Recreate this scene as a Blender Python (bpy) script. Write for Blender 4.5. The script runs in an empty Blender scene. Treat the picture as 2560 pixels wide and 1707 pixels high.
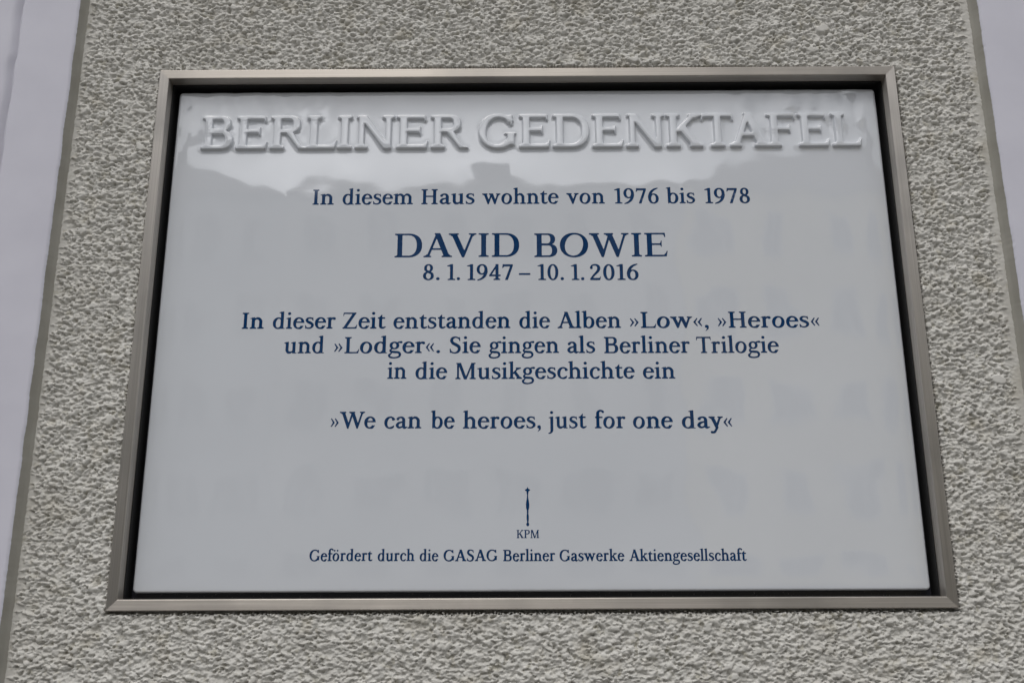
import bpy, bmesh, math, random
import numpy as np
from mathutils import Vector, Matrix
from mathutils.geometry import delaunay_2d_cdt

# ================================================================ camera, sky, sun, exposure
scene = bpy.context.scene
C = scene.collection
Z0 = 1.90                                    # height of the plaque's centre above the pavement

cam_data = bpy.data.cameras.new('camera')
cam_data.sensor_width = 36.0
cam_data.lens = 35.0
cam_data.clip_start = 0.01
cam_data.clip_end = 1000.0
camera = bpy.data.objects.new('camera', cam_data)
camera.matrix_world = Matrix.Translation((-0.0110, -0.7724, Z0 - 0.2338)) @ (
    Matrix.Rotation(math.radians(0.2075), 4, 'Z') @ Matrix.Rotation(math.radians(105.5147), 4, 'X')
    @ Matrix.Rotation(math.radians(-0.22), 4, 'Z'))
C.objects.link(camera)
scene.camera = camera

SUN_EL, SUN_AZ = math.radians(57), math.radians(194)     # azimuth measured from +Y towards +X
world = bpy.data.worlds.new('World')
scene.world = world
world.use_nodes = True
wn = world.node_tree
wn.nodes.clear()
w_out = wn.nodes.new('ShaderNodeOutputWorld')
w_bg = wn.nodes.new('ShaderNodeBackground')
w_bg.inputs['Strength'].default_value = 0.15
w_sky = wn.nodes.new('ShaderNodeTexSky')
w_sky.sky_type = 'NISHITA'
w_sky.sun_disc = False
w_sky.sun_elevation = SUN_EL
w_sky.sun_rotation = SUN_AZ
w_sky.air_density = 1.0
w_sky.dust_density = 4.0
w_hsv = wn.nodes.new('ShaderNodeHueSaturation')          # grey overcast veil over the blue
w_hsv.inputs['Saturation'].default_value = 0.30
w_tc = wn.nodes.new('ShaderNodeTexCoord')
w_map = wn.nodes.new('ShaderNodeMapping')
w_map.inputs['Scale'].default_value = (1.0, 1.0, 2.4)
w_map.inputs['Location'].default_value = (0.35, 0.1, 0.4)
w_noise = wn.nodes.new('ShaderNodeTexNoise')
w_noise.inputs['Scale'].default_value = 2.6
w_noise.inputs['Detail'].default_value = 6.0
w_noise.inputs['Roughness'].default_value = 0.55
w_ramp = wn.nodes.new('ShaderNodeMapRange')
w_ramp.inputs['From Min'].default_value = 0.32
w_ramp.inputs['From Max'].default_value = 0.68
w_ramp.inputs['To Min'].default_value = 0.75
w_ramp.inputs['To Max'].default_value = 2.0
w_mul = wn.nodes.new('ShaderNodeMix')
w_mul.data_type = 'RGBA'
w_mul.blend_type = 'MULTIPLY'
w_mul.inputs['Factor'].default_value = 1.0
wl = wn.links.new
w_off = wn.nodes.new('ShaderNodeVectorMath'); w_off.operation = 'SUBTRACT'          # long thin bright cloud low over the roofs opposite
w_off.inputs[1].default_value = (-0.05, 0.0, 0.42)
w_scl = wn.nodes.new('ShaderNodeVectorMath'); w_scl.operation = 'MULTIPLY'
w_scl.inputs[1].default_value = (2.3, 0.0, 12.0)
w_dot = wn.nodes.new('ShaderNodeVectorMath'); w_dot.operation = 'LENGTH'
wl(w_tc.outputs['Generated'], w_off.inputs[0]); wl(w_off.outputs['Vector'], w_scl.inputs[0]); wl(w_scl.outputs['Vector'], w_dot.inputs[0])
w_glow = wn.nodes.new('ShaderNodeMapRange'); w_glow.interpolation_type = 'SMOOTHSTEP'
w_glow.inputs['From Min'].default_value = 1.0; w_glow.inputs['From Max'].default_value = 0.1
w_glow.inputs['To Min'].default_value = 1.0; w_glow.inputs['To Max'].default_value = 2.8
w_mm = wn.nodes.new('ShaderNodeMath'); w_mm.operation = 'MULTIPLY'
wl(w_dot.outputs['Value'], w_glow.inputs['Value'])
w_sep = wn.nodes.new('ShaderNodeSeparateXYZ')                                       # overcast: brighter overhead than low down
w_zen = wn.nodes.new('ShaderNodeMapRange')
w_zen.inputs['To Min'].default_value = 0.7; w_zen.inputs['To Max'].default_value = 1.4
w_m2 = wn.nodes.new('ShaderNodeMath'); w_m2.operation = 'MULTIPLY'
wl(w_tc.outputs['Generated'], w_sep.inputs[0]); wl(w_sep.outputs['Z'], w_zen.inputs['Value'])
wl(w_ramp.outputs['Result'], w_m2.inputs[0]); wl(w_zen.outputs['Result'], w_m2.inputs[1])
wl(w_m2.outputs['Value'], w_mm.inputs[0]); wl(w_glow.outputs['Result'], w_mm.inputs[1])
wl(w_tc.outputs['Generated'], w_map.inputs['Vector'])
wl(w_map.outputs['Vector'], w_noise.inputs['Vector'])
wl(w_noise.outputs['Fac'], w_ramp.inputs['Value'])
wl(w_sky.outputs['Color'], w_hsv.inputs['Color'])
w_veil = wn.nodes.new('ShaderNodeMix'); w_veil.data_type = 'RGBA'                   # even cloud cover all round
w_veil.inputs['Factor'].default_value = 0.55; w_veil.inputs['B'].default_value = (6.0, 6.1, 6.35, 1)
wl(w_hsv.outputs['Color'], w_veil.inputs['A']); wl(w_veil.outputs['Result'], w_mul.inputs['A'])
wl(w_mm.outputs['Value'], w_mul.inputs['B'])
wl(w_mul.outputs['Result'], w_bg.inputs['Color'])
wl(w_bg.outputs['Background'], w_out.inputs['Surface'])

sun_data = bpy.data.lights.new('sun', 'SUN')
sun_data.energy = 0.9
sun_data.angle = math.radians(30)
sun_data.color = (1.0, 0.96, 0.90)
sun = bpy.data.objects.new('sun', sun_data)
sd = Vector((math.sin(SUN_AZ) * math.cos(SUN_EL), math.cos(SUN_AZ) * math.cos(SUN_EL), math.sin(SUN_EL)))
sun.rotation_euler = (-sd).to_track_quat('-Z', 'Y').to_euler()
C.objects.link(sun)

scene.view_settings.view_transform = 'Standard'
scene.view_settings.look = 'None'
scene.view_settings.gamma = 1.0
scene.view_settings.exposure = -0.53
scene.view_settings.use_curve_mapping = False
scene.render.engine = 'CYCLES'
scene.cycles.use_denoising = True
scene.cycles.denoising_prefilter = 'ACCURATE'
scene.cycles.max_bounces = 8
rng = np.random.default_rng(7)
random.seed(7)

# ================================================================ helpers
def tag(o, label=None, category=None, group=None, kind=None):
    for k, v in (('label', label), ('category', category), ('group', group), ('kind', kind)):
        if v: o[k] = v
    return o
def empty(name, loc):
    o = bpy.data.objects.new(name, None)
    o.empty_display_size = 0.05
    o.location = loc
    C.objects.link(o)
    return o
def link(name, me, mat, parent=None, smooth=False):
    o = bpy.data.objects.new(name, me)
    if mat: me.materials.append(mat)
    C.objects.link(o)
    if parent: o.parent = parent
    if smooth: me.polygons.foreach_set('use_smooth', np.ones(len(me.polygons), bool))
    return o
def mesh(name, V, F, mat, parent=None, smooth=False):
    me = bpy.data.meshes.new(name)
    me.from_pydata([tuple(v) for v in V], [], [tuple(int(i) for i in f) for f in F])
    me.update()
    return link(name, me, mat, parent, smooth)
def grid_mesh(name, P, keep, mat, parent=None, smooth=True):
    """P: rows x cols x 3 array of points, keep: boolean (rows-1) x (cols-1) of quads kept; front towards -Y."""
    r, c = P.shape[:2]
    idx = np.arange(r * c).reshape(r, c)
    q = np.stack([idx[:-1, :-1], idx[:-1, 1:], idx[1:, 1:], idx[1:, :-1]], -1)[keep]
    used = np.zeros(r * c, bool); used[q.ravel()] = True
    new = np.cumsum(used) - 1
    V = P.reshape(-1, 3)[used]; q = new[q]
    me = bpy.data.meshes.new(name)
    me.vertices.add(len(V)); me.vertices.foreach_set('co', V.astype(np.float32).ravel())
    me.loops.add(q.size); me.loops.foreach_set('vertex_index', q.astype(np.int32).ravel())
    me.polygons.add(len(q)); me.polygons.foreach_set('loop_start', np.arange(0, q.size, 4, dtype=np.int32))
    me.update(calc_edges=True)
    return link(name, me, mat, parent, smooth)
def box(V, F, x0, x1, y0, y1, z0, z1):
    b = len(V)
    V += [(x0,y0,z0),(x1,y0,z0),(x1,y1,z0),(x0,y1,z0),(x0,y0,z1),(x1,y0,z1),(x1,y1,z1),(x0,y1,z1)]
    F += [(b,b+3,b+2,b+1),(b+4,b+5,b+6,b+7),(b,b+1,b+5,b+4),(b+1,b+2,b+6,b+5),(b+2,b+3,b+7,b+6),(b+3,b,b+4,b+7)]
def noise_field(nz, nx, d, lam, sig=0.45, ax=1.3, seed=0):
    """Band-passed random field on a d-metre grid, unit variance; wavelength lam, stretched ax times along x."""
    g = np.random.default_rng(seed).standard_normal((nz, nx))
    kz = np.fft.fftfreq(nz, d)[:, None]; kx = np.fft.rfftfreq(nx, d)[None, :] * ax
    k = np.hypot(kz, kx); k[0, 0] = 1e-9
    f = np.exp(-(np.log(k * lam)) ** 2 / (2 * sig ** 2)); f[0, 0] = 0
    n = np.fft.irfft2(np.fft.rfft2(g) * f, (nz, nx))
    return n / n.std()

# ---------------------------------------------------------------- materials
def material(name, color, rough=0.5, metal=0.0, ior=1.5, spec=None):
    m = bpy.data.materials.new(name); m.use_nodes = True
    b = m.node_tree.nodes['Principled BSDF']
    b.inputs['Base Color'].default_value = (*color, 1); b.inputs['Roughness'].default_value = rough
    b.inputs['Metallic'].default_value = metal; b.inputs['IOR'].default_value = ior
    if spec is not None: b.inputs['Specular IOR Level'].default_value = spec
    return m
def vary(m, scale, lo, hi, stretch=(1, 1, 1), detail=4.0, bump=0.0, bump_dist=0.001, rough=None, contrast=(0.3, 0.7)):
    """Mottles the base colour between lo and hi with object-space noise, optional bump and roughness change."""
    nt = m.node_tree; b = nt.nodes['Principled BSDF']
    tc = nt.nodes.new('ShaderNodeTexCoord'); mp = nt.nodes.new('ShaderNodeMapping'); mp.inputs['Scale'].default_value = stretch
    n = nt.nodes.new('ShaderNodeTexNoise'); n.inputs['Scale'].default_value = scale; n.inputs['Detail'].default_value = detail
    r = nt.nodes.new('ShaderNodeMapRange'); r.inputs['From Min'].default_value, r.inputs['From Max'].default_value = contrast
    mx = nt.nodes.new('ShaderNodeMix'); mx.data_type = 'RGBA'
    mx.inputs['A'].default_value = (*lo, 1); mx.inputs['B'].default_value = (*hi, 1)
    nt.links.new(tc.outputs['Object'], mp.inputs['Vector']); nt.links.new(mp.outputs['Vector'], n.inputs['Vector'])
    nt.links.new(n.outputs['Fac'], r.inputs['Value']); nt.links.new(r.outputs['Result'], mx.inputs['Factor'])
    nt.links.new(mx.outputs['Result'], b.inputs['Base Color'])
    if rough:
        rr = nt.nodes.new('ShaderNodeMapRange'); rr.inputs['To Min'].default_value, rr.inputs['To Max'].default_value = rough
        nt.links.new(n.outputs['Fac'], rr.inputs['Value']); nt.links.new(rr.outputs['Result'], b.inputs['Roughness'])
    if bump:
        bp = nt.nodes.new('ShaderNodeBump'); bp.inputs['Strength'].default_value = bump; bp.inputs['Distance'].default_value = bump_dist
        nt.links.new(n.outputs['Fac'], bp.inputs['Height']); nt.links.new(bp.outputs['Normal'], b.inputs['Normal'])
    return m

M_STUCCO = vary(material('rough render', (.4, .38, .34), 0.9, spec=0.2), 60, (.51, .50, .466), (.61, .60, .566), detail=6, bump=0.15, bump_dist=0.0008)
def specks(m, scale, color, lo, hi, amount):
    """Second, sparser tone over a mottled base: grit and dirt on render, uneven highlights painted into steel."""
    nt = m.node_tree; b = nt.nodes['Principled BSDF']
    old = b.inputs['Base Color'].links[0].from_socket
    tc = nt.nodes.new('ShaderNodeTexCoord'); n = nt.nodes.new('ShaderNodeTexNoise'); n.inputs['Scale'].default_value = scale; n.inputs['Detail'].default_value = 5
    r = nt.nodes.new('ShaderNodeMapRange'); r.inputs['From Min'].default_value = lo; r.inputs['From Max'].default_value = hi; r.inputs['To Max'].default_value = amount
    mx = nt.nodes.new('ShaderNodeMix'); mx.data_type = 'RGBA'; mx.inputs['B'].default_value = (*color, 1)
    nt.links.new(tc.outputs['Object'], n.inputs['Vector']); nt.links.new(n.outputs['Fac'], r.inputs['Value']); nt.links.new(r.outputs['Result'], mx.inputs['Factor'])
    nt.links.new(old, mx.inputs['A']); nt.links.new(mx.outputs['Result'], b.inputs['Base Color'])
specks(M_STUCCO, 34, (.42, .385, .30), .56, .72, .45)
specks(M_STUCCO, 150, (.34, .32, .25), .58, .70, .6)
specks(M_STUCCO, 9, (.47, .455, .415), .52, .70, .45)
M_STUCCO_FAR = vary(material('rough render out of view', (.4, .38, .34), 0.9, spec=0.2), 210, (.46, .45, .42), (.58, .57, .54), stretch=(.75, 1, 1.1), detail=3, bump=1.0, bump_dist=0.006)
M_STRIP = vary(material('grey reveal with painted shade', (.25, .24, .21), 0.85, spec=0.2), 40, (.28, .27, .235), (.34, .33, .295), bump=0.3, bump_dist=0.0008)  # wall grey darkened: shade on the sloping return is put into the colour
M_BAND = vary(material('white masonry paint', (.74, .73, .76), 0.7, spec=0.3), 22, (.545, .543, .612), (.59, .588, .655), detail=8, bump=0.16, bump_dist=0.0010)
M_GLAZE = vary(material('white porcelain glaze', (.6, .61, .63), 0.03, ior=1.8), 9, (.585, .612, .652), (.605, .632, .672), detail=2)
M_INK = vary(material('cobalt blue underglaze', (.01, .022, .09), 0.05, ior=1.55), 300, (.003, .030, .098), (.006, .041, .128), detail=3)
def brushed(name, stretch):
    """Brushed steel; the uv map's u runs across the brush lines, so highlights stretch that way."""
    m = vary(material(name, (.45, .43, .41), 0.42, 1.0), 120, (.40, .372, .338), (.53, .497, .455), stretch=stretch, detail=5, rough=(.40, .52), bump=0.10, bump_dist=0.0002)
    b = m.node_tree.nodes['Principled BSDF']; b.inputs['Anisotropic'].default_value = 0.85
    t = m.node_tree.nodes.new('ShaderNodeTangent'); t.direction_type = 'UV_MAP'; t.uv_map = 'across'
    m.node_tree.links.new(t.outputs['Tangent'], b.inputs['Tangent'])
    return m
M_STEEL_H = brushed('brushed steel along', (0.06, 8, 8))
M_STEEL_V = brushed('brushed steel upright', (8, 8, 0.06))
for m in (M_STEEL_H, M_STEEL_V): specks(m, 11, (.30, .285, .265), .47, .66, .6)  # darker patches paint uneven highlights into the steel colour
M_BACK = vary(material('black gasket', (.010, .010, .013), 0.32), 700, (.030, .031, .040), (.26, .25, .24), detail=2, contrast=(0.66, 0.74))
M_GASKET = material('black rubber', (.012, .012, .012), 0.6)
M_ASPHALT = vary(material('asphalt', (.05, .05, .05), 0.9), 40, (.04, .04, .042), (.065, .064, .062))
M_PAVING = vary(material('pavement slabs', (.2, .19, .18), 0.9), 6, (.16, .155, .145), (.24, .23, .215))
M_ROOF = vary(material('roof tiles', (.10, .07, .06), 0.8), 5, (.08, .06, .05), (.13, .085, .07))
M_PANE = material('window glass', (.02, .022, .03), 0.25, spec=0.25)
M_FRAME = material('window paint', (.6, .6, .58), 0.5)
M_GREYFRONT = vary(material('grey facade', (.25, .245, .24), 0.9), 0.6, (.42, .42, .415), (.48, .475, .47))
M_BEIGEFRONT = vary(material('beige facade', (.3, .29, .26), 0.9), 0.6, (.50, .485, .45), (.57, .55, .51))
M_YELLOWFRONT = vary(material('yellow facade', (.5, .44, .3), 0.9), 0.6, (.80, .67, .38), (.84, .72, .43))

# ---------------------------------------------------------------- serif letter drawing
CELL=3.0; OX=140.0; OY=270.0; GH=int((OY+830)/CELL)
class Pen:
    """Draws one letter as a boolean grid: stems, bowls, serifs and brush strokes."""
    def __init__(s,adv,S,T):
        s.adv=adv; s.S=S; s.T=T; s.SL=62; s.ST=max(30,T*0.85); s.BR=38
        s.gw=int((adv+2*OX)/CELL)
        s.X,s.Y=np.meshgrid((np.arange(s.gw)+.5)*CELL-OX,(np.arange(GH)+.5)*CELL-OY)
        s.m=np.zeros((GH,s.gw),bool)
    def rect(s,x0,x1,y0,y1): return (s.X>=x0)&(s.X<=x1)&(s.Y>=y0)&(s.Y<=y1)
    def ell(s,cx,cy,rx,ry,n=2.15,tilt=0.):
        dx=s.X-cx; dy=s.Y-cy
        if tilt:
            c,k=math.cos(tilt),math.sin(tilt); dx,dy=dx*c+dy*k,-dx*k+dy*c
        return (np.abs(dx)/rx)**n+(np.abs(dy)/ry)**n<=1
    def poly(s,p):
        ins=np.zeros(s.m.shape,bool); n=len(p)
        for i in range(n):
            (x0,y0),(x1,y1)=p[i],p[(i+1)%n]
            if y0==y1: continue
            c=((y0>s.Y)!=(y1>s.Y))&(s.X<(x1-x0)*(s.Y-y0)/(y1-y0)+x0)
            ins^=c
        return ins
    def brush(s,pts,ws):
        pts=np.array(pts,float); ws=np.array(ws,float); n=len(pts)
        P=np.vstack([2*pts[0]-pts[1],pts,2*pts[-1]-pts[-2]])
        out=np.zeros(s.m.shape,bool)
        for i in range(n-1):
            p0,p1,p2,p3=P[i:i+4]
            L=np.hypot(*(p2-p1)); k=max(4,int(L/6))
            for t in np.linspace(0,1,k):
                q=.5*((2*p1)+(-p0+p2)*t+(2*p0-5*p1+4*p2-p3)*t*t+(-p0+3*p1-3*p2+p3)*t**3)
                tt=t*t*(3-2*t); r=.5*(ws[i]*(1-tt)+ws[i+1]*tt)
                i0=max(0,int((q[0]-r+OX)/CELL)-1); i1=int((q[0]+r+OX)/CELL)+2
                j0=max(0,int((q[1]-r+OY)/CELL)-1); j1=int((q[1]+r+OY)/CELL)+2
                out[j0:j1,i0:i1]|=(s.X[j0:j1,i0:i1]-q[0])**2+(s.Y[j0:j1,i0:i1]-q[1])**2<=r*r
        return out
    def diag(s,x0,y0,x1,y1,w):      # straight stroke, w measured horizontally
        return s.poly([(x0-w/2,y0),(x0+w/2,y0),(x1+w/2,y1),(x1-w/2,y1)])
    def vee(s,xl,wl,xr,wr,ax,top):   # pointed V: left and right strokes meeting at ax
        o=s.poly([(xl-wl/2,top),(xr+wr/2,top),(ax+26,-10),(ax-26,-10)])
        sl=((ax-26)-(xl-wl/2))/(top+10); sr=((xr+wr/2)-(ax+26))/(top+10)
        gap=(xr-wr/2)-(xl+wl/2); y=top-gap/(sl+sr)
        return o&~s.poly([(xl+wl/2,top+9),(xr-wr/2,top+9),(xr-wr/2,top),(xl+wl/2+sl*(top-y),y),(xl+wl/2,top)])
    def foot(s,x,w,l1=None,l2=None,y=0,up=1):
        l1=s.SL if l1 is None else l1; l2=s.SL if l2 is None else l2
        st,br=s.ST,s.BR; h=w/2
        def q(a,b,c): return [((1-t)**2*a[0]+2*t*(1-t)*b[0]+t*t*c[0],(1-t)**2*a[1]+2*t*(1-t)*b[1]+t*t*c[1]) for t in np.linspace(0,1,7)]
        p=[(x-h-l1,0),(x+h+l2,0)]
        p+=q((x+h+l2,st),(x+h,st),(x+h,st+br)) if l2 else [(x+h,st+br)]
        p+=q((x-h,st+br),(x-h,st),(x-h-l1,st)) if l1 else [(x-h,st+br)]
        return s.poly([(a,y+up*b) for a,b in p])
    def flag(s,x,w,y):
        h=w/2
        return s.poly([(x-h-66,y-58),(x-h-62,y-32),(x+h-20,y+10),(x+h,y+10),(x+h,y-120),(x-h,y-120),(x-h,y-86),(x-h-14,y-66)])
    def stem(s,x,y0,y1,w=None):
        w=w or s.S; return s.rect(x-w/2,x+w/2,y0,y1)
    def ring(s,cx,cy,rx,ry,sx,sy,n=2.15,tilt=0.,ti=None):
        return s.ell(cx,cy,rx,ry,n,0)&~s.ell(cx,cy,rx-sx,ry-sy,n,tilt)
    def dbowl(s,xl,xr,y0,y1,sx,sy,flat,n=2.3):   # bowl hanging on a stem whose right side is xl
        cx=xl+flat*(xr-xl); cy=(y0+y1)/2; ry=(y1-y0)/2
        o=s.rect(xl-5,cx,y0,y1)|((s.X>=cx)&s.ell(cx,cy,xr-cx,ry,n))
        i=s.rect(xl,cx,y0+sy,y1-sy)|((s.X>=cx)&s.ell(cx,cy,xr-cx-sx,ry-sy,n))
        return o&~i

def glyph(ch,S,T):
    xh=490; As=748; C=700
    A=dict(I=330,H=720,D=735,A=700,V=690,B=630,O=760,W=985,E=620,Z=640,L=590,S=540,T=640,M=870,G=750,K=700,P=600,R=680,N=750,F=570)
    a=dict(a=480,b=545,c=450,d=555,e=475,f=330,g=510,h=570,i=285,j=275,k=545,l=280,m=855,n=572,o=520,r=400,s=410,t=345,u=565,v=510,w=770,y=505)
    a['ö']=520; 
    d={k:520 for k in '0123456789'}; d['1']=400
    q={'.':235,',':235,'–':520,'»':400,'«':400,' ':230}
    adv={**A,**a,**d,**q}[ch]
    p=Pen(adv,S,T); m=p.m; h=S/2; SL=p.SL
    f=p.foot; st=p.stem
    tb=T*1.0
    def beak(x,y,up,w=34,L=130): # vertical serif at a bar end: up=+1 points down from top bar
        return p.poly([(x-w-46,y),(x,y),(x+8,y-up*L),(x-16,y-up*L),(x-30,y-up*(L*.55)),(x-52,y-up*tb)])
    if ch=='I':
        x=165; m=st(x,0,C)|f(x,S)|f(x,S,y=C,up=-1)
    elif ch=='H':
        for x in (165,555): m=m|st(x,0,C)|f(x,S)|f(x,S,y=C,up=-1)
        m=m|p.rect(165,555,335,335+T)
    elif ch=='D':
        x=165; m=st(x,0,C)|f(x,S,l2=0)|f(x,S,l2=0,y=C,up=-1)|p.dbowl(x+h,692,0,C,S*1.08,T,.30)
    elif ch=='B':
        x=160; m=st(x,0,C)|f(x,S,l2=0)|f(x,S,l2=0,y=C,up=-1)|p.dbowl(x+h,545,356,C,S*1.0,T,.42)|p.dbowl(x+h,592,0,392,S*1.08,T,.42)
    elif ch in 'PR':
        x=160; m=st(x,0,C)|f(x,S)|f(x,S,l2=0,y=C,up=-1)|p.dbowl(x+h,560,330,C,S*1.02,T,.42)
        if ch=='R':
            m=m|p.poly([(310,345),(430,360),(600,45),(690,28),(690,0),(540,0)])
    elif ch in 'OG':
        m=p.ring(380,350,340,362,S*1.06,T,2.12,-.16)
        if ch=='G':
            m=m&~p.poly([(470,470),(800,620),(800,120),(470,250)])
            m=m|(p.ring(380,350,340,362,S*1.06,T,2.12,-.16)&(p.X<520))
            m=m|p.rect(604,640,480,690)|p.poly([(600,600),(640,480),(640,700),(625,700),(520,655),(500,690),(560,640)])
            m=m|st(615,60,300)|p.poly([(500,318),(705,318),(705,288),(615+h,275),(615-h,275),(500,288)])
    elif ch=='A':
        m=p.diag(345,690,120,0,T*1.25)|p.diag(345,C+12,580,0,S*1.16)|p.rect(195,500,215,215+T)
        pass
        m=m|f(112,T,l1=64,l2=70)|f(584,S,l1=70,l2=58)
    elif ch=='V':
        m=p.vee(125,S*1.12,575,T*1.25,350,C)
        m=m|f(120,S,l1=58,l2=66,y=C,up=-1)|f(578,T,l1=72,l2=62,y=C,up=-1)
    elif ch=='W':
        m=p.vee(120,S*1.08,500,T*1.2,318,C)|p.vee(478,S*1.08,865,T*1.2,675,C)
        m=m|f(115,S,l1=58,l2=66,y=C,up=-1)|f(868,T,l1=72,l2=62,y=C,up=-1)|f(472,S,l1=58,l2=50,y=C,up=-1)
    elif ch in 'EF':
        x=160; m=st(x,0,C)|f(x,S,l2=(0 if ch=='E' else None))|f(x,S,l2=0,y=C,up=-1)
        m=m|p.rect(x,535,C-T,C)|beak(540,C,1)|p.rect(x,430,338,338+T)|p.poly([(408,338+T/2),(452,258),(456,470),(440,470)])
        if ch=='E': m=m|p.rect(x,560,0,T)|p.poly([(470,0),(562,0),(592,165),(566,165),(548,110),(500,T)])
    elif ch=='L':
        x=160; m=st(x,0,C)|f(x,S,l2=0)|f(x,S,y=C,up=-1)|p.rect(x,530,0,T)|p.poly([(440,0),(535,0),(572,185),(546,185),(525,120),(470,T)])
    elif ch=='T':
        x=320; m=st(x,0,C)|f(x,S)|p.rect(50,590,C-T,C)|beak(600,C,1,L=150)
        m=m|p.poly([(640-xx,yy) for xx,yy in [(600-80,C),(600,C),(608,C-150),(584,C-150),(570,C-82),(548,C-tb)]])
    elif ch=='Z':
        m=p.rect(75,560,C-T,C)|p.rect(50,575,0,T)|p.poly([(440,C-10),(575,C-10),(190,10),(55,10)])
        m=m|p.poly([(50+z,w) for z,w in [(25,C),(110,C),(80,C-T),(50,C-75),(38,C-150),(10,C-150)]])|p.poly([(480,0),(585,0),(612,175),(588,175),(565,110),(510,T)])
    elif ch=='M':
        m=st(130,0,C-20,T*1.25)|f(130,T*1.25)|p.diag(420,0,180,C,S*1.05)|p.diag(440,20,690,C,T*1.15)|st(705,0,C)|f(705,S)
        m=m|p.poly([(60,C),(235,C),(160,C-60),(130,C-40),(60,C-p.ST)])|p.poly([(650,C),(815,C),(815,C-p.ST),(750,C-50),(690,C-50)])
        m=m|p.poly([(375,-8),(465,-8),(470,60),(380,60)])
    elif ch=='N':
        m=st(150,0,C-20,T*1.25)|f(150,T*1.25)|p.diag(610,0,160,C,S*1.15)|st(622,0,C,T*1.25)|f(622,T*1.25,y=C,up=-1)
        m=m|p.poly([(60,C),(220,C),(170,C-70),(130,C-50),(60,C-p.ST)])|p.poly([(560,-10),(644,-10),(644,60),(590,60)])
        m=m&(p.Y>-12)
    elif ch=='K':
        x=160; m=st(x,0,C)|f(x,S)|f(x,S,y=C,up=-1)|p.diag(230,310,560,C,T*1.4)|p.poly([(270,355),(375,460),(650,20),(650,0),(500,0)])
        m=m|f(565,S,l1=50,l2=60)|f(555,T,l1=75,l2=70,y=C,up=-1)
    elif ch=='S':
        m=p.brush([(448,560),(400,640),(285,683),(165,640),(125,535),(180,430),(295,360),(405,275),(425,160),(370,55),(240,12),(120,55),(72,150)],[T*.7,T*1.0,T*.95,S*.85,S*1.0,S*1.02,S*1.1,S*1.05,S*1.0,S*.8,T*.95,T*1.0,T*.7])
        m=m|p.poly([(430,690),(452,690),(462,500),(440,500),(395,610)])|p.poly([(62,10),(84,10),(125,90),(84,200),(58,200)])
    # ------------------------------------------------------------ lower case
    elif ch in 'nmhru':
        if ch=='h': m=st(150,0,As)|p.flag(150,S,As)|f(150,S)
        elif ch!='u': m=st(150,0,xh)|p.flag(150,S,xh)|f(150,S)
        if ch in 'nmh':
            for i in range(2 if ch=='m' else 1):
                x0=150+i*283 if ch=='m' else 150; x1=x0+(283 if ch=='m' else 280)
                w=x1-x0
                m=m|st(x1,0,350)|f(x1,S)|p.brush([(x0+20,345),(x0+w*.26,418),(x0+w*.52,452),(x0+w*.78,428),(x1-3,345),(x1,250)],[T*.7,T*1.0,T*1.5,S*.9,S*.99,S])
        if ch=='r':
            m=m|p.brush([(165,330),(215,415),(275,450),(330,438)],[T*.7,T*1.0,T*1.35,S*.9])|p.ell(332,428,54,54)
        if ch=='u':
            m=st(145,130,xh)|p.flag(145,S,xh)|st(420,0,xh)|p.flag(420,S,xh)
            m=m|p.brush([(145,200),(150,120),(185,55),(255,35),(330,62),(410,140)],[S,S*.99,S*.92,T*1.5,T*1.05,T*.7])
            m=m|p.poly([(420,0),(530,0),(532,28),(480,36),(420+h,60),(420,70)])
    elif ch in 'bd':
        if ch=='b':
            m=st(140,20,As)|p.flag(140,S,As)|(p.ring(290,243,222,256,S*1.03,T,2.1,-.1)&(p.X>140))
            m=m|p.poly([(140-h,0),(140-h+20,0),(215,60),(140,120)])
        else:
            m=st(405,0,As)|p.flag(405,S,As)|(p.ring(262,243,222,256,S*1.03,T,2.1,-.1)&(p.X<405))
            m=m|p.poly([(405,0),(522,0),(525,28),(470,36),(405+h,60),(405,70)])
    elif ch in 'oö':
        m=p.ring(260,243,224,257,S*1.0,T,2.1,-.16)
        if ch=='ö': m=m|p.ell(165,640,58,58,2)|p.ell(355,640,58,58,2)
    elif ch=='c':
        m=p.ring(262,243,226,257,S*1.02,T,2.1,-.12)&~p.poly([(300,300),(600,420),(600,60),(300,205)])
        m=m|p.ell(378,378,52,56,2)|p.brush([(385,385),(350,440),(290,476)],[60,50,T])
        m=m&~p.rect(300,600,60,325)|p.brush([(250,22),(330,40),(400,105)],[T*1.1,T*1.4,T*.7])|(p.ring(262,243,226,257,S*1.02,T,2.1,-.12)&(p.X<290))
    elif ch=='e':
        m=p.ring(250,243,222,257,S*1.02,T,2.1,-.1)
        m=m&~p.poly([(270,255),(600,255),(600,70),(330,140)])
        m=m&~p.rect(380,600,40,258)|p.rect(120,462,255,255+T*.95)&p.ell(250,243,222,257)|p.brush([(240,22),(330,38),(420,115)],[T*1.1,T*1.5,T*.7])
        m=m|(p.ring(250,243,222,257,S*1.02,T,2.1,-.1)&(p.X<270))
    elif ch=='a':
        m=st(340,100,330)|p.brush([(340,260),(340,360),(300,440),(220,462),(135,430)],[S,S*.98,S*.72,T*1.1,T*1.4])|p.ell(118,395,56,58)
        m=m|p.brush([(345,285),(250,262),(140,215),(98,130),(145,50),(230,45),(345,120)],[T*.8,T*1.05,S*.8,S*.98,S*.75,T*1.1,T*.8])
        m=m|p.brush([(340,180),(345,70),(385,30),(465,55)],[S,S*.95,T*1.4,T*.7])
    elif ch=='s':
        m=p.brush([(345,400),(300,448),(215,468),(130,435),(105,362),(150,300),(235,258),(315,200),(330,120),(270,45),(180,22),(95,50),(58,120)],[T*.7,T*.9,T*.95,S*.7,S*.88,S*.9,S*.98,S*.9,S*.86,S*.6,T*.95,T*.9,T*.7])
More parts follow.
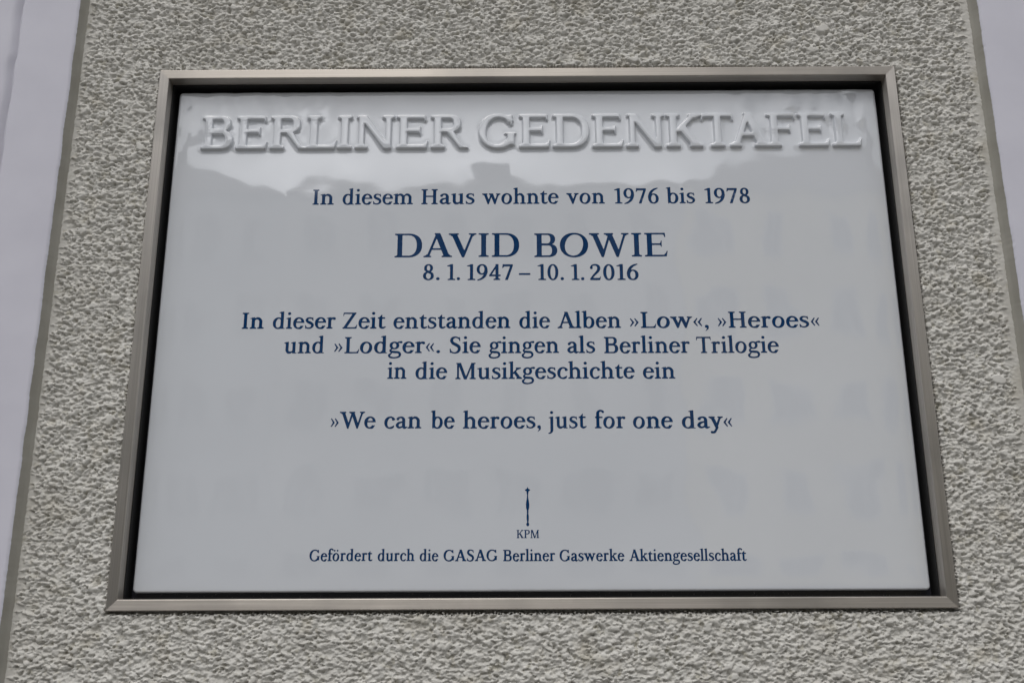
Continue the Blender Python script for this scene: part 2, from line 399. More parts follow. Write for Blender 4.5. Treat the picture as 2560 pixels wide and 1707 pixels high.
        m=m|p.poly([(330,488),(350,488),(358,345),(338,345),(300,420)])|p.poly([(48,2),(68,2),(100,60),(66,150),(44,150)])
    elif ch=='i' or ch=='j':
        x=145
        if ch=='i': m=st(x,0,xh)|f(x,S)
        else: m=st(x,-60,xh)|p.brush([(x,0),(x-2,-90),(x-40,-170),(x-130,-205)],[S,S*.95,S*.62,T*.7])
        m=m|p.flag(x,S,xh)|p.ell(x-4,660,64,64,2)
    elif ch=='l': m=st(140,0,As)|p.flag(140,S,As)|f(140,S)
    elif ch=='k':
        m=st(145,0,As)|p.flag(145,S,As)|f(145,S)|p.diag(200,215,415,xh,T*1.35)|p.poly([(225,255),(320,325),(520,15),(520,0),(385,0)])
        m=m|f(440,S,l1=50,l2=52)|f(408,T,l1=70,l2=68,y=xh,up=-1)
    elif ch=='f':
        m=st(150,0,600)|f(150,S,l2=80)|p.rect(45,335,xh-T*1.05,xh-2)|p.brush([(150,560),(155,650),(205,722),(290,735),(345,705)],[S,S*.97,S*.7,T*1.1,T*1.2])|p.ell(350,685,48,50)
    elif ch=='t':
        m=st(148,100,xh)|p.poly([(148-h,xh-50),(148-h,xh),(148+h-14,610),(148+h,610),(148+h,xh-50)])|p.rect(38,320,xh-T*1.05,xh-2)
        m=m|p.brush([(148,180),(152,90),(195,38),(265,38),(335,75)],[S,S*.97,S*.75,T*1.2,T*.7])
    elif ch in 'vy':
        m=p.vee(110,S*1.1,408,T*1.3,262,xh)
        m=m|f(108,S,l1=50,l2=52,y=xh,up=-1)|f(412,T,l1=66,l2=58,y=xh,up=-1)
        if ch=='y': m=m|p.brush([(285,40),(240,-70),(180,-160),(105,-175)],[T*1.5,T*1.3,T*1.5,T*1.3])|p.ell(98,-160,52,52)
    elif ch=='w':
        m=p.vee(105,S*1.05,392,T*1.2,248,xh)|p.vee(378,S*1.05,662,T*1.25,522,xh)
        m=m|f(104,S,l1=50,l2=52,y=xh,up=-1)|f(666,T,l1=66,l2=56,y=xh,up=-1)|f(378,S,l1=46,l2=20,y=xh,up=-1)
    elif ch=='g':
        m=p.ring(235,330,178,166,S*.9,T,2.1)|p.brush([(340,440),(410,470),(480,470)],[T*.9,T*1.1,T*1.5])
        m=m|p.brush([(150,190),(95,130),(120,70),(230,52),(380,35),(440,-50),(400,-150),(240,-195),(90,-165),(55,-85),(130,0)],[T*.8,T*1.2,S*.75,S*.85,S*.8,S*.78,T*1.15,T*1.0,T*1.2,T*1.4,T*.8])
    # ------------------------------------------------------------ figures
    elif ch=='0': m=p.ring(260,350,215,362,S*1.0,T,2.1)
    elif ch=='1':
        x=225; m=st(x,0,C+5)|f(x,S,l1=90,l2=90)|p.poly([(x-h-120,C-88),(x-h-120,C-58),(x-10,C+12),(x+h,C+12),(x+h,C-60),(x-h,C-95)])
    elif ch=='2':
        m=p.brush([(100,560),(145,650),(255,685),(360,635),(392,520),(350,400),(230,250),(85,60)],[T*1.4,T*1.1,T*1.15,S*.85,S,S*.9,T*1.4,T*.9])|p.ell(112,548,55,58)
        m=m|p.rect(65,430,0,S*.82)|p.poly([(370,0),(435,0),(465,160),(440,160),(418,105),(380,S*.8)])|p.poly([(65,0),(200,0),(180,180),(65,60)])
    elif ch=='4':
        m=st(345,0,C+8)|f(345,S,l1=80,l2=70)|p.rect(35,490,165,165+T*1.2)|p.poly([(35,165),(95,175),(350,600),(350,712),(330,712),(35,220)])
    elif ch=='7':
        m=p.rect(60,465,C-S*.82,C)|p.poly([(380,C-30),(470,C-30),(475,C-60),(270,0),(150,0),(160,20)])|p.poly([(70,C+5),(120,C+5),(110,C-S),(70,C-165),(45,C-165)])
    elif ch in '69':
        a=p.ring(265,225,215,237,S*1.0,T,2.1)|p.brush([(100,200),(105,350),(170,520),(290,640),(430,700)],[S*.9,S*1.0,S*.95,S*.72,T*.8])
        m=a
        if ch=='9':
            # rotate half a turn about (260,350)
            xi=np.clip(np.round((520-p.X+OX)/CELL-.5).astype(int),0,p.gw-1); yi=np.clip(np.round((700-p.Y+OY)/CELL-.5).astype(int),0,GH-1)
            m=a[yi,xi]
    elif ch=='8':
        m=p.ring(260,530,172,182,S*.9,T,2.1)|p.ring(260,188,210,200,S*1.0,T,2.1)
        m=m|p.brush([(130,455),(260,365),(400,280)],[S*.6,S*.85,S*.6])
    elif ch=='.': m=p.ell(118,58,68,68,2)
    elif ch==',': m=p.ell(118,58,68,68,2)|p.brush([(150,60),(150,-30),(80,-130)],[70,60,22])
    elif ch=='–': m=p.rect(20,500,225,225+T*1.25)
    elif ch in '»«':
        for o in (0,150):
            q=[(46+o,82),(78+o,60),(205+o,245),(78+o,430),(46+o,408),(125+o,245)]
            m=m|p.poly([((x if ch=='»' else 400-x),y) for x,y in q])
    return m,adv
def gblur(a,s):
    r=int(3*s+1); k=np.exp(-.5*(np.arange(-r,r+1)/s)**2); k/=k.sum()
    a=np.apply_along_axis(lambda v:np.convolve(v,k,'same'),0,a.astype(float))
    return np.apply_along_axis(lambda v:np.convolve(v,k,'same'),1,a)

# ================================================================ ground
mesh('road', [(-150, -150, 0), (150, -150, 0), (150, 150, 0), (-150, 150, 0)], [(0, 1, 2, 3)], M_ASPHALT)['kind'] = 'structure'
V, F = [], []
box(V, F, -150, 150, -6.0, 0.5, 0.004, 0.13)
mesh('pavement', V, F, M_PAVING)['kind'] = 'structure'

# ================================================================ house wall: rough render between two white bands
HALF_W, HALF_H = 0.32, 0.2276                # outer half size of the metal frame
XL, XR = -0.3915, 0.3940                     # edges of the rough render
wall = tag(empty('house_wall', (0, 0, 0)), 'rough grey pebbly house wall with smooth white upright bands at both sides', 'wall')
D = 0.0005
xs = np.arange(XL, XR + D / 2, D); nx = len(xs)
Z_LO, Z_HI = -0.40, 0.43
zd = np.arange(Z_LO, Z_HI, D)
zz = zd; nz = len(zz)
def field(lam, sig, ax, seed): return noise_field(nz, nx, D, lam, sig, ax, seed)
n_big, n_mid, n_fine, n_patch = field(.0135, .45, 1.3, 1), field(.0050, .46, 1.35, 2), field(.0025, .35, 1.2, 3), field(.024, .5, 1.2, 4)
patch = 1 / (1 + np.exp(-1.6 * (n_patch + 0.7)))
def pebbles():
    """Roughcast: thousands of small rounded grains of mixed size, thrown on at random, the higher one winning."""
    g = np.random.default_rng(77)
    h = np.zeros((nz, nx))
    n = int(nz * nx * D * D / (0.0020 ** 2) * 1.05)
    ci, cj = g.random(n) * nz, g.random(n) * nx
    ra = 0.00108 * np.exp(0.36 * g.standard_normal(n)) * (0.80 + 0.25 * patch[ci.astype(int), cj.astype(int)])
    asp = 1.15 + 0.65 * g.random(n); ang = 0.35 * g.standard_normal(n); amp = ra * (0.60 + 0.55 * g.random(n)) * (0.45 + 0.62 * patch[ci.astype(int), cj.astype(int)])
    for a, b, r, k, t, m in zip(ci, cj, ra / D, asp, ang, amp):
        w = r * k
        i0, i1, j0, j1 = max(0, int(a - w)), min(nz, int(a + w) + 2), max(0, int(b - w)), min(nx, int(b + w) + 2)
        dz = np.arange(i0, i1)[:, None] - a; dx = np.arange(j0, j1)[None, :] - b
        c, q = math.cos(t), math.sin(t)
        d2 = ((dx * c + dz * q) / w) ** 2 + ((dz * c - dx * q) / r * 1.1) ** 2
        v = m * (1.15 - np.clip(d2, 0, 2) ** 1.5)
        np.maximum(h[i0:i1, j0:j1], v, out=h[i0:i1, j0:j1])
    return h
stones = pebbles()
n_pit = field(.0046, .36, 1.5, 5) + 0.25 * n_fine
pit = np.clip((-n_pit - 0.10) / 1.15, 0, 1); pit = pit * pit * (3 - 2 * pit)
stones = (stones + np.roll(stones, 1, 0) + np.roll(stones, 1, 1) + np.roll(np.roll(stones, 1, 0), 1, 1)) / 4
relief = 0.95 * stones - 0.0004 - 0.0019 * pit * (.35 + .75 * patch) + 0.00042 * n_big + 0.00022 * n_mid
relief = np.where(relief > 0.0009, 0.0009 + 0.0009 * np.tanh((relief - 0.0009) / 0.0009), relief)
X, Z = np.meshgrid(xs, zz)
# the render runs out smooth beside the white bands
edge_wob = 0.0030 * n_big[:, :1] * 0 + 0.0035 * noise_field(nz, 8, D, .018, .6, 1, 11)[:, :1]
d_l, d_r = X - XL, XR - X
dl = np.clip((d_l - 0.0005 - np.abs(edge_wob)) / 0.004, 0, 1); dr = np.clip((d_r - 0.003 - np.abs(edge_wob[::-1])) / 0.006, 0, 1)
fade = np.minimum(dl, dr); fade = fade * fade * (3 - 2 * fade)
relief = relief * (0.10 + 0.90 * fade) - 0.0008 * (1 - fade)
WALL_Y = 0.0022
Yw = WALL_Y - relief
# narrow open joint round the frame, wider in the middle of the top and along the bottom
out_x, out_z = np.abs(X) - HALF_W, np.abs(Z) - HALF_H
dist = np.maximum(out_x, out_z)
gap = np.where(out_z > out_x, np.where(Z > 0, 0.0024 * np.exp(-((X - .04) / .21) ** 4) + .0002, 0.0028), np.where(X > 0, 0.0013, 0.0003))
gap = gap + 0.0007 * n_fine
joint = np.clip((gap - dist) / 0.0007, 0, 1)
Yw = Yw + 0.009 * joint
P = np.stack([X, Yw, Z + Z0], -1)
ce_x = (X[:-1, :-1] + X[1:, 1:]) / 2; ce_z = (Z[:-1, :-1] + Z[1:, 1:]) / 2
keep = ~((np.abs(ce_x) < HALF_W - 0.002) & (np.abs(ce_z) < HALF_H - 0.002))
grid_mesh('rough_render', P, keep, M_STUCCO, wall)
for za, zb in ((0.10, Z0 + zd[0]), (Z0 + zd[-1], Z0 + 1.75)):          # the same render further up and down the wall, out of the picture
    nr = 40
    A = np.stack(np.meshgrid(np.linspace(XL, XR, 30), np.linspace(za, zb, nr)), -1)
    A = np.stack([A[..., 0], np.full(A.shape[:2], WALL_Y + 0.0002), A[..., 1]], -1)
    grid_mesh('rough_render', A, np.ones((nr - 1, 29), bool), M_STUCCO_FAR, wall)

def white_band(side, x_edge, x_out):
    """Raised smooth band with a slightly ragged painted edge, a sloping grey reveal and a shallow groove."""
    zs = np.concatenate([np.arange(0.10, Z0 - .34, .03), np.arange(Z0 - .34, Z0 + .36, .0012), np.arange(Z0 + .36, Z0 + 1.75, .03)])
    n = len(zs); s = side
    wob = 0.00020 * noise_field(n, 8, .0012, .07, .7, 1, 21 + s)[:, 0] + 0.00010 * noise_field(n, 8, .0012, .005, .5, 1, 31 + s)[:, 0]
    wob2 = 0.0005 * noise_field(n, 8, .0012, .08, .7, 1, 41 + s)[:, 0]
    prof = [(0.0, 0.0015), (0.0010, 0.0002), (0.0025, 0.0), (0.02, 0.0), (0.0475, 0.0)]
    prof += [(0.0488, 0.0004), (0.0494, 0.0050), (0.0532, 0.0056), (0.0546, 0.0012), (0.0600, 0.0008)] if s < 0 else []
    prof += [(0.08, 0.0006 if s < 0 else 0.0), (0.14, 0.0), (abs(x_out - x_edge), 0.0), (abs(x_out - x_edge), 0.030)]
    A = np.zeros((n, len(prof), 3))
    for j, (u, y) in enumerate(prof):
        k = wob if j < 3 else (wob2 if 4 < j < 10 and s < 0 else 0)
        A[:, j, 0] = x_edge + s * (u + k); A[:, j, 1] = -0.008 + y; A[:, j, 2] = zs
    if s < 0: A = A[:, ::-1]
    grid_mesh('white_band', A, np.ones((n - 1, len(prof) - 1), bool), M_BAND, wall, smooth=False)
    B = np.zeros((n, 5, 3))
    for j, (u, y) in enumerate([(0.0004, -0.0062), (-0.0004, -0.0045), (-0.0013, -0.001), (-0.0024, 0.0022), (-0.0062, 0.0046)]):
        B[:, j, 0] = x_edge + s * (u + wob * (0.8 if j < 2 else .3)); B[:, j, 1] = y; B[:, j, 2] = zs
    if s < 0: B = B[:, ::-1]
    return grid_mesh('grey_reveal', B, np.ones((n - 1, 4), bool), M_STRIP, wall)
white_band(-1, -0.3940, -0.95)
white_band(1, 0.3962, 0.95)

# ================================================================ memorial plaque
plaque = tag(empty('memorial_plaque', (0, 0, Z0 - HALF_H)), 'white glazed porcelain memorial plaque in brushed metal frame with raised heading and blue lettering', 'plaque')
def on_plaque(o):
    o.parent = plaque; o.matrix_parent_inverse = Matrix.Translation((0, 0, HALF_H - Z0)); return o
RW, DEPTH = 0.0084, 0.030
def rail(ax):
    """One mitred rail of the frame: ax is 'top', 'bottom', 'left' or 'right'."""
    r = 0.0007
    prof = [(0, DEPTH), (0, r), (r * .3, r * .3), (r, 0), (RW - r, 0), (RW - r * .3, r * .3), (RW, r), (RW, DEPTH)]
    V, F = [], []
    hx, hz = HALF_W, HALF_H
    for end in (-1, 1):
        for u, y in prof:
            if ax in ('top', 'bottom'):
                s = 1 if ax == 'top' else -1; V.append((end * (hx - u), y, s * (hz - u) + Z0))
            else:
                s = 1 if ax == 'right' else -1; V.append((s * (hx - u), y, end * (hz - u) + Z0))
    n = len(prof)
    for i in range(n - 1):
        q = (i, i + 1, n + i + 1, n + i)
        F.append(q if ax in ('bottom', 'right') else q[::-1])
    o = mesh('frame_rail', V, F, M_STEEL_H if ax in ('top', 'bottom') else M_STEEL_V)
    uv = o.data.uv_layers.new(name='across')
    for lp in o.data.loops:
        v = o.data.vertices[lp.vertex_index].co
        uv.data[lp.index].uv = (v.z + v.y, v.x) if ax in ('top', 'bottom') else (v.x + v.y, v.z)
    return on_plaque(o)
for ax in ('top', 'bottom', 'left', 'right'): rail(ax)
V, F = [], []
bx, bz = HALF_W - RW + .003, HALF_H - RW + .003
box(V, F, -bx, bx, 0.0255, 0.0295, Z0 - bz, Z0 + bz)
on_plaque(mesh('backing_board', V, F, M_BACK))
V, F = [], []
ix, iz, gt = HALF_W - RW - .0002, HALF_H - RW - .0002, .0007      # black lining inside the rails
for a, b, c, d in ((-ix, ix, iz - gt, iz), (-ix, ix, -iz, -iz + gt), (-ix, -ix + gt, -iz + gt, iz - gt), (ix - gt, ix, -iz + gt, iz - gt)):
    box(V, F, a, b, 0.0105, .0254, Z0 + c, Z0 + d)
on_plaque(mesh('gasket', V, F, M_GASKET))

# ---------------------------------------------------------------- the porcelain tablet
TX, TZ, TY = HALF_W - RW - 0.0050, HALF_H - RW - 0.0050, 0.0144
ND = 0.003
und_n = (int(2 * HALF_H / ND) + 3, int(2 * HALF_W / ND) + 3)
UND = 0.000036 * noise_field(*und_n, ND, .11, .5, .8, 51) + 0.000005 * noise_field(*und_n, ND, .035, .4, 1.0, 52)
UND_TOP = 0.00022 * noise_field(*und_n, ND, .045, .4, .6, 53)
def surf(x, z):
    """Depth of the tablet's wavy glazed face (y) at plaque coordinates x, z."""
    x = np.asarray(x, float); z = np.asarray(z, float)
    fx = np.clip((x + HALF_W) / ND, 0, und_n[1] - 2.001); fz = np.clip((z + HALF_H) / ND, 0, und_n[0] - 2.001)
    i, j = fz.astype(int), fx.astype(int); a, b = fz - i, fx - j
    a, b = a * a * (3 - 2 * a), b * b * (3 - 2 * b)
    def s(A): return A[i, j] * (1 - a) * (1 - b) + A[i, j + 1] * (1 - a) * b + A[i + 1, j] * a * (1 - b) + A[i + 1, j + 1] * a * b
    d = np.minimum(TX - np.abs(x), TZ - np.abs(z))
    top = np.clip((z - 0.155) / 0.03, 0, 1) * np.clip((np.abs(x) - 0.13) / 0.08, 0, 1)
    pillow = 0.00050 * np.exp(-np.clip(d, 0, None) / 0.009)
    return TY - s(UND) - top * s(UND_TOP) + pillow
def axis_points(h):
    e = np.array([0, .0003, .0006, .0009, .0012, .0016, .0020, .0025, .0031, .0038, .0046, .0056, .0068])
    return np.concatenate([-h + e, np.arange(-h + .0082, h - .0080, .0018), (h - e)[::-1]])
gx, gz = axis_points(TX), axis_points(TZ)
GX, GZ = np.meshgrid(gx, gz)
RC = 0.0034
qx = np.clip(np.abs(GX) - (TX - RC), 0, None); qz = np.clip(np.abs(GZ) - (TZ - RC), 0, None)
cor = (qx > 0) & (qz > 0); L = np.hypot(qx, qz); big = np.maximum(qx, qz)
k = np.where(cor, big / np.where(L > 0, L, 1), 1.0)      # square corner squeezed to a round one
GX = np.sign(GX) * (np.minimum(np.abs(GX), TX - RC) + qx * k); GZ = np.sign(GZ) * (np.minimum(np.abs(GZ), TZ - RC) + qz * k)
dd = np.where(cor, RC - big, np.minimum(TX - np.abs(GX), TZ - np.abs(GZ)))
ER = 0.0020
roll = np.where(dd < ER, ER - np.sqrt(np.clip(ER ** 2 - (ER - np.clip(dd, 0, ER)) ** 2, 0, None)), 0)
GY = surf(GX, GZ) + roll
P = np.stack([GX, GY, GZ + Z0], -1)
# side wall back to the board
rim = lambda A, y: np.stack([A[..., 0], np.full(A.shape[:-1], y), A[..., 2]], -1)
P = np.concatenate([rim(P[:1], .0252), P, rim(P[-1:], .0252)], 0)
P = np.concatenate([rim(P[:, :1], .0252), P, rim(P[:, -1:], .0252)], 1)
tablet = on_plaque(grid_mesh('tablet', P, np.ones((P.shape[0] - 1, P.shape[1] - 1), bool), M_GLAZE))
def on_tablet(o):
    o.parent = tablet; o.matrix_parent_inverse = Matrix.Identity(4); return o

# ---------------------------------------------------------------- lettering
KERN = {'TA': -95, 'KT': -45, 'AF': -25, 'AV': -75, 'VI': -5, 'DA': -15, 'We': -60, 'Tr': -45, 'FE': 5, 'LI': -30, 'RL': -20, 'ay': -15, 'Lo': -20, 'fö': -15, 'r«': -25, 'w«': -20, 'y«': -25}
def set_word(word, x0, x1, S, T, cap, track=-14, fixed=True):
    """Places letters so that the word's ink runs from x0 to x1; returns [(char, x offset, x scale)] in metres."""
    u = cap / 700.0
    g = []
    for ch in word:
        m, adv = glyph_grid(ch, S, T)
        c = np.where(m.any(0))[0]; g.append((ch, c[0] * CELL - OX, (c[-1] + 1) * CELL - OX, adv))
    def width(tr):
        x = 0.0; pos = []
        for k, (ch, a, b, adv) in enumerate(g):
            pos.append(x); x += adv + tr + (KERN.get(ch + g[k + 1][0], 0) if k + 1 < len(g) else 0)
        return pos, pos[-1] + g[-1][2] - (pos[0] + g[0][1])
    want = (x1 - x0) / u
    tr = 0.0
    if len(g) > 1: tr = float(np.clip((want - width(0)[1]) / (len(g) - 1), -60, track)) if not fixed else float(track)
    pos, w = width(tr)
    sx = want / w
    return [(ch, x0 + (p - g[0][1]) * u * sx, u * sx, u) for (ch, *_), p in zip(g, pos)]
_gc = {}
def glyph_grid(ch, S, T):
    if (ch, S, T) not in _gc: _gc[ch, S, T] = glyph(ch, S, T)
    return _gc[ch, S, T]
_oc = {}
def outline(ch, S, T, step=2, level=0.5, sig=2.0):
    """Triangulated letter outline in letter units: (points, triangles)."""
    key = (ch, S, T)
    if key in _oc: return _oc[key]
    m, adv = glyph_grid(ch, S, T)
    A = gblur(np.pad(m, 4), sig)[::step, ::step] - level
    H, W = A.shape
    def pos(i, j): return np.array([(j * step - 4 + .5) * CELL - OX, (i * step - 4 + .5) * CELL - OY])
    nxt = {}
    pts = {}
    def ep(i0, j0, i1, j1):
        kk = (i0, j0, i1, j1)
        if kk not in pts:
            a, b = A[i0, j0], A[i1, j1]; t = a / (a - b); pts[kk] = pos(i0, j0) * (1 - t) + pos(i1, j1) * t
        return kk
    ins = A > 0
    mix = ins[:-1, :-1].astype(int) + ins[:-1, 1:] + ins[1:, 1:] + ins[1:, :-1]
    segs = []
    for i, j in zip(*np.where((mix > 0) & (mix < 4))):
        c = [ins[i, j], ins[i, j + 1], ins[i + 1, j + 1], ins[i + 1, j]]
        e = [ep(i, j, i, j + 1), ep(i, j + 1, i + 1, j + 1), ep(i + 1, j, i + 1, j + 1), ep(i, j, i + 1, j)] if True else None
        # edges: 0 bottom, 1 right, 2 top, 3 left
        cr = []
        if c[0] != c[1]: cr.append(0)
        if c[1] != c[2]: cr.append(1)
        if c[2] != c[3]: cr.append(2)
        if c[3] != c[0]: cr.append(3)
        if len(cr) == 2: segs.append((e[cr[0]], e[cr[1]]))
        else: segs += [(e[0], e[3]), (e[1], e[2])] if c[0] else [(e[0], e[1]), (e[2], e[3])]
    adj = {}
    for a, b in segs: adj.setdefault(a, []).append(b); adj.setdefault(b, []).append(a)
    seen = set(); loops = []
    for s0 in adj:
        if s0 in seen: continue
        loop = [s0]; seen.add(s0); cur = s0
        while True:
            nb = [q for q in adj[cur] if q not in seen]
            if not nb: break
            cur = nb[0]; seen.add(cur); loop.append(cur)
        if len(loop) > 5: loops.append(np.array([pts[q] for q in loop]))
    Vs, Es = [], []
    for lp in loops:
        # drop points that lie on a straight run
        ok = [0]
        for q in range(1, len(lp)):
            a, b, c2 = lp[ok[-1]], lp[q], lp[(q + 1) % len(lp)]
            ab, bc = b - a, c2 - b
            cr = abs(ab[0] * bc[1] - ab[1] * bc[0]) / (np.hypot(*ab) * np.hypot(*bc) + 1e-9)
            if cr > 0.06 or np.hypot(*ab) > 70: ok.append(q)
        lp = lp[ok]; b0 = len(Vs)
        Vs += [Vector(p) for p in lp]; Es += [(b0 + q, b0 + (q + 1) % len(lp)) for q in range(len(lp))]
    r = delaunay_2d_cdt(Vs, Es, [], 0, 1e-4)
    vo = np.array([tuple(v) for v in r[0]]); tr = np.array([tuple(f) for f in r[2]])
    ce = vo[tr].mean(1)
    jj = np.clip(np.round((ce[:, 0] + OX) / CELL - .5).astype(int), 0, m.shape[1] - 1); ii = np.clip(np.round((ce[:, 1] + OY) / CELL - .5).astype(int), 0, m.shape[0] - 1)
    mb = gblur(m, sig)
    tr = tr[mb[ii, jj] > level * .92]
    _oc[key] = (vo, tr)
    return _oc[key]
INK_LIFT = 0.00006
def line(name, words, zs, cap, S, T, track=-14):
    V, F = [], []
    for (w, a, b), z in zip(words, zs):
        for ch, x, sx, sz in set_word(w, a / 1000, b / 1000, S, T, cap / 1000, track):
            vo, tr = outline(ch, S, T)
            px = x + vo[:, 0] * sx; pz = z / 1000 + vo[:, 1] * sz
            b0 = len(V)
            V += list(zip(px, surf(px, pz) - INK_LIFT, pz + Z0))
            # front towards the viewer
            for t in tr:
                q = vo[t]; s = (q[1][0] - q[0][0]) * (q[2][1] - q[0][1]) - (q[1][1] - q[0][1]) * (q[2][0] - q[0][0])
                F.append(tuple(b0 + (t if s > 0 else t[::-1])))
    o = on_tablet(mesh(name, V, F, M_INK, smooth=True))
    return o
def lerp(a, b, n): return list(np.linspace(a, b, n)) if n > 1 else [a]
BS, BT = 121, 64
line('inscription_line', [('In',-183.7,-165.6),('diesem',-158.2,-98.0),('Haus',-90.8,-45.3),('wohnte',-38.9,26.5),('von',33.0,65.8),('1976',73.9,111.9),('bis',118.2,142.8),('1978',151.0,189.6)], lerp(106.4,105.8,8), 14.0, BS, BT)
line('name_line', [('DAVID',-112.4,-7.5),('BOWIE',5.2,117.4)], lerp(58.3,57.9,2), 21.3, 118, 50)
line('dates_line', [('8.',-88.1,-74.1),('1.',-68.0,-57.0),('1947',-51.3,-12.8),('–',-7.9,1.7),('10.',7.7,29.8),('1.',35.6,46.8),('2016',51.5,92.1)], lerp(38.1,37.3,7), 13.9, BS, BT)
line('inscription_line', [('In',-236.6,-218.5),('dieser',-211.2,-159.3),('Zeit',-153.5,-117.7),('entstanden',-111.6,-15.1),('die',-7.8,17.7),('Alben',23.7,76.0),('»Low«,',83.3,148.1),('»Heroes«',155.7,239.3)], lerp(-3.5,-4.6,8), 13.9, BS, BT)
line('inscription_line', [('und',-200.8,-167.7),('»Lodger«.',-159.6,-72.7),('Sie',-65.0,-39.4),('gingen',-33.1,24.6),('als',31.3,54.2),('Berliner',61.5,131.7),('Trilogie',137.0,204.5)], lerp(-24.6,-26.0,7), 13.9, BS, BT)
line('inscription_line', [('in',-115.4,-99.7),('die',-92.5,-66.5),('Musikgeschichte',-60.0,85.9),('ein',92.4,118.6)], lerp(-46.4,-47.2,4), 13.7, BS, BT)
line('quotation_line', [('»We',-159.6,-123.4),('can',-116.6,-86.8),('be',-79.4,-59.9),('heroes,',-53.5,9.0),('just',14.8,45.8),('for',52.2,76.9),('one',82.9,114.9),('day«',122.0,162.3)], lerp(-87.0,-88.1,8), 13.7, BS, BT)
line('sponsor_line', [('Gefördert',-171.4,-122.4),('durch',-118.5,-89.9),('die',-86.0,-71.4),('GASAG',-67.5,-25.9),('Berliner',-21.3,18.9),('Gaswerke',22.3,72.5),('Aktiengesellschaft',76.2,167.0)], lerp(-190.8,-191.7,7), 8.7, 134, 74)
line('maker_initials', [('KPM',-10.8,6.7)], [-173.9], 6.3, 124, 66)

# the maker's sceptre mark above the initials
half = [(0,.15),(1.0,.45),(1.5,1.0),(2.0,2.1),(2.5,2.0),(3.2,.95),(4.2,.72),(6.2,.42),(8.2,.55),(10.6,.95),(13.4,1.35),(16.4,1.2),(18.4,.62),(19.4,.72),(20.4,.62),(22.6,.9),(25.2,.85),(27.2,.5),(28.0,.85),(29.0,1.2),(29.9,.95),(30.4,.3)]
V, F = [], []
for t, h in half:
    z = -0.1344 - t / 1000
    for s in (-1, 1):
        x = -0.0021 + s * h / 1000
        V.append((x, float(surf(x, z)) - INK_LIFT, z + Z0))
for i in range(len(half) - 1): F.append((2*i, 2*i+2, 2*i+3, 2*i+1))
o = on_tablet(mesh('sceptre_mark', V, F, M_INK, smooth=True))

def raised_word(word, x0, x1, z0, z1, cap):
    """Letters of the heading, moulded in the porcelain: a soft relief grown from the letter shapes."""
    S, T = 124, 76
    u = cap / 700.0
    L = set_word(word, x0, x1, S, T, cap, -22)
    pad = 160
    W = int((x1 - x0) / u / CELL) + 2 * pad
    big = np.zeros((GH + 60, W), bool)
    yy = 30
    for ch, x, sx, sz in L:
        m, adv = glyph_grid(ch, S, T)
        nw = max(1, int(round(m.shape[1] * sx / sz)))
        cols = np.clip((np.arange(nw) * m.shape[1] / nw).astype(int), 0, m.shape[1] - 1)
        mm = m[:, cols]
        j0 = int(round((x - x0) / u / CELL + pad - OX * sx / sz / CELL))
        a0, a1 = max(0, j0), min(W, j0 + nw)
        big[yy:yy + GH, a0:a1] |= mm[:, a0 - j0:a1 - j0]
    b1, b2 = gblur(big, 3.4), gblur(big, 14)
    core = np.clip((b1 - .10) / .72, 0, 1); core = core * core * (3 - 2 * core)
    h = 0.0023 * core + 0.0006 * b2
    st = 3
    h, b2 = h[::st, ::st], b2[::st, ::st]
    r, c = h.shape
    xx = x0 + (np.arange(c) * st + .5 - pad) * CELL * u
    zrow = (np.arange(r) * st + .5 - yy) * CELL * u - OY * u
    XX, ZZ = np.meshgrid(xx, zrow)
    ZZ = ZZ + z0 + (z1 - z0) * (XX - x0) / (x1 - x0)
    YY = surf(XX, ZZ) - h + 0.000012
    kp = b2 > 0.004
    kq = kp[:-1, :-1] & kp[1:, 1:] & kp[1:, :-1] & kp[:-1, 1:]
    return on_tablet(grid_mesh('raised_heading', np.stack([XX, YY, ZZ + Z0], -1), kq, M_GLAZE))
raised_word('BERLINER', -0.2833, -0.0513, 0.1579, 0.1578, 0.0317)
raised_word('GEDENKTAFEL', -0.0420, 0.2901, 0.1578, 0.1577, 0.0319)

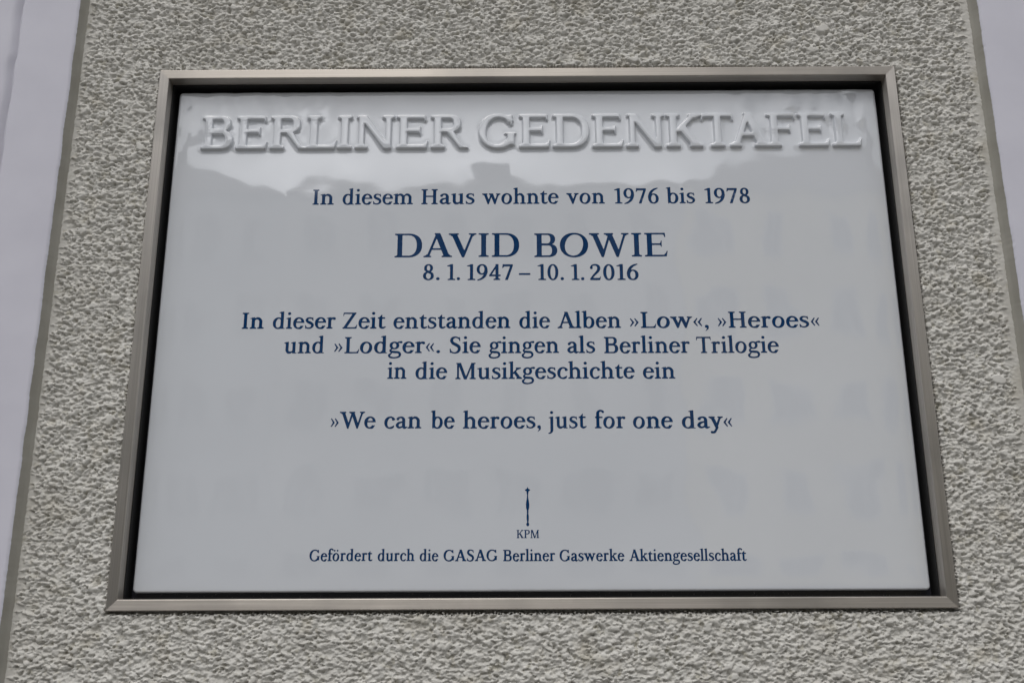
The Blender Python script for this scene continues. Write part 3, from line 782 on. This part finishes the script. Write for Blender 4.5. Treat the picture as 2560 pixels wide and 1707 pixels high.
# ================================================================ houses over the road, seen only as reflections in the glaze
def house(name, label, x0, x1, eaves, ridge, mat, cols, floors, chimney=None, hip=.2, hip_left=.2, y=-41.0):
    h = tag(empty(name, ((x0 + x1) / 2, y - 6, 0)), label, 'house')
    inv = Matrix.Translation((-(x0 + x1) / 2, -(y - 6), 0))
    def put(o): o.parent = h; o.matrix_parent_inverse = inv; return o
    V, F = [], []
    box(V, F, x0, x1, y - 12, y, 0, eaves)
    put(mesh('wall', V, F, mat))
    ov = .35
    V = [(x0, y + ov, eaves + .01), (x1, y + ov, eaves + .01), (x1, y - 12 - ov, eaves + .01), (x0, y - 12 - ov, eaves + .01), (x0 + hip_left, y - 3.5, ridge), (x1 - hip, y - 3.5, ridge), (x1 - hip, y - 8.5, ridge), (x0 + hip_left, y - 8.5, ridge)]
    F = [(0, 3, 2, 1), (0, 1, 5, 4), (1, 2, 6, 5), (2, 3, 7, 6), (3, 0, 4, 7), (4, 5, 6, 7)]
    roof = put(mesh('roof', V, F, M_ROOF))
    for cx, cw, cz in chimney or []:
        V, F = [], []
        box(V, F, cx - cw / 2, cx + cw / 2, y - 4.6, y - 3.2, eaves + .5, cz)
        o = mesh('chimney', V, F, M_ROOF); o.parent = roof
    fh = (eaves - 1.2) / floors
    for i in range(floors):
        for j in range(cols):
            cx = x0 + (j + .5) * (x1 - x0) / cols; cz = 1.0 + fh * (i + .5)
            V, F = [], []
            for a, b, c, d in ((-.72, -.62, -1.0, 1.0), (.62, .72, -1.0, 1.0), (-.62, .62, .9, 1.0), (-.62, .62, -1.0, -.9), (-.04, .04, -.9, .9)):
                box(V, F, cx + a, cx + b, y + .005, y + .09, cz + c, cz + d)
            f = put(mesh('window', V, F, M_FRAME))
            p = mesh('pane', [(cx - .62, y + .03, cz - .9), (cx - .62, y + .03, cz + .9), (cx + .62, y + .03, cz + .9), (cx + .62, y + .03, cz - .9)], [(0, 1, 2, 3)], M_PANE)
            p.parent = f
    return h
house('apartment_house', 'grey five storey apartment house mirrored at the left of the white glaze', -30, -10.5, 20.2, 24.3, M_GREYFRONT, 8, 5, [(-19.5, 2.2, 25.6)], hip=8.0)
house('apartment_house', 'beige apartment house mirrored in the middle of the white glaze below a chimney', -10.4, 7.4, 20.4, 22.4, M_BEIGEFRONT, 6, 5, [(-0.9, 2.2, 23.4)])
house('apartment_house', 'yellowish apartment house mirrored at the right of the white glaze', 7.5, 30, 20.4, 23.8, M_YELLOWFRONT, 8, 5, [(19.0, 1.8, 25.0)], hip_left=5.0)
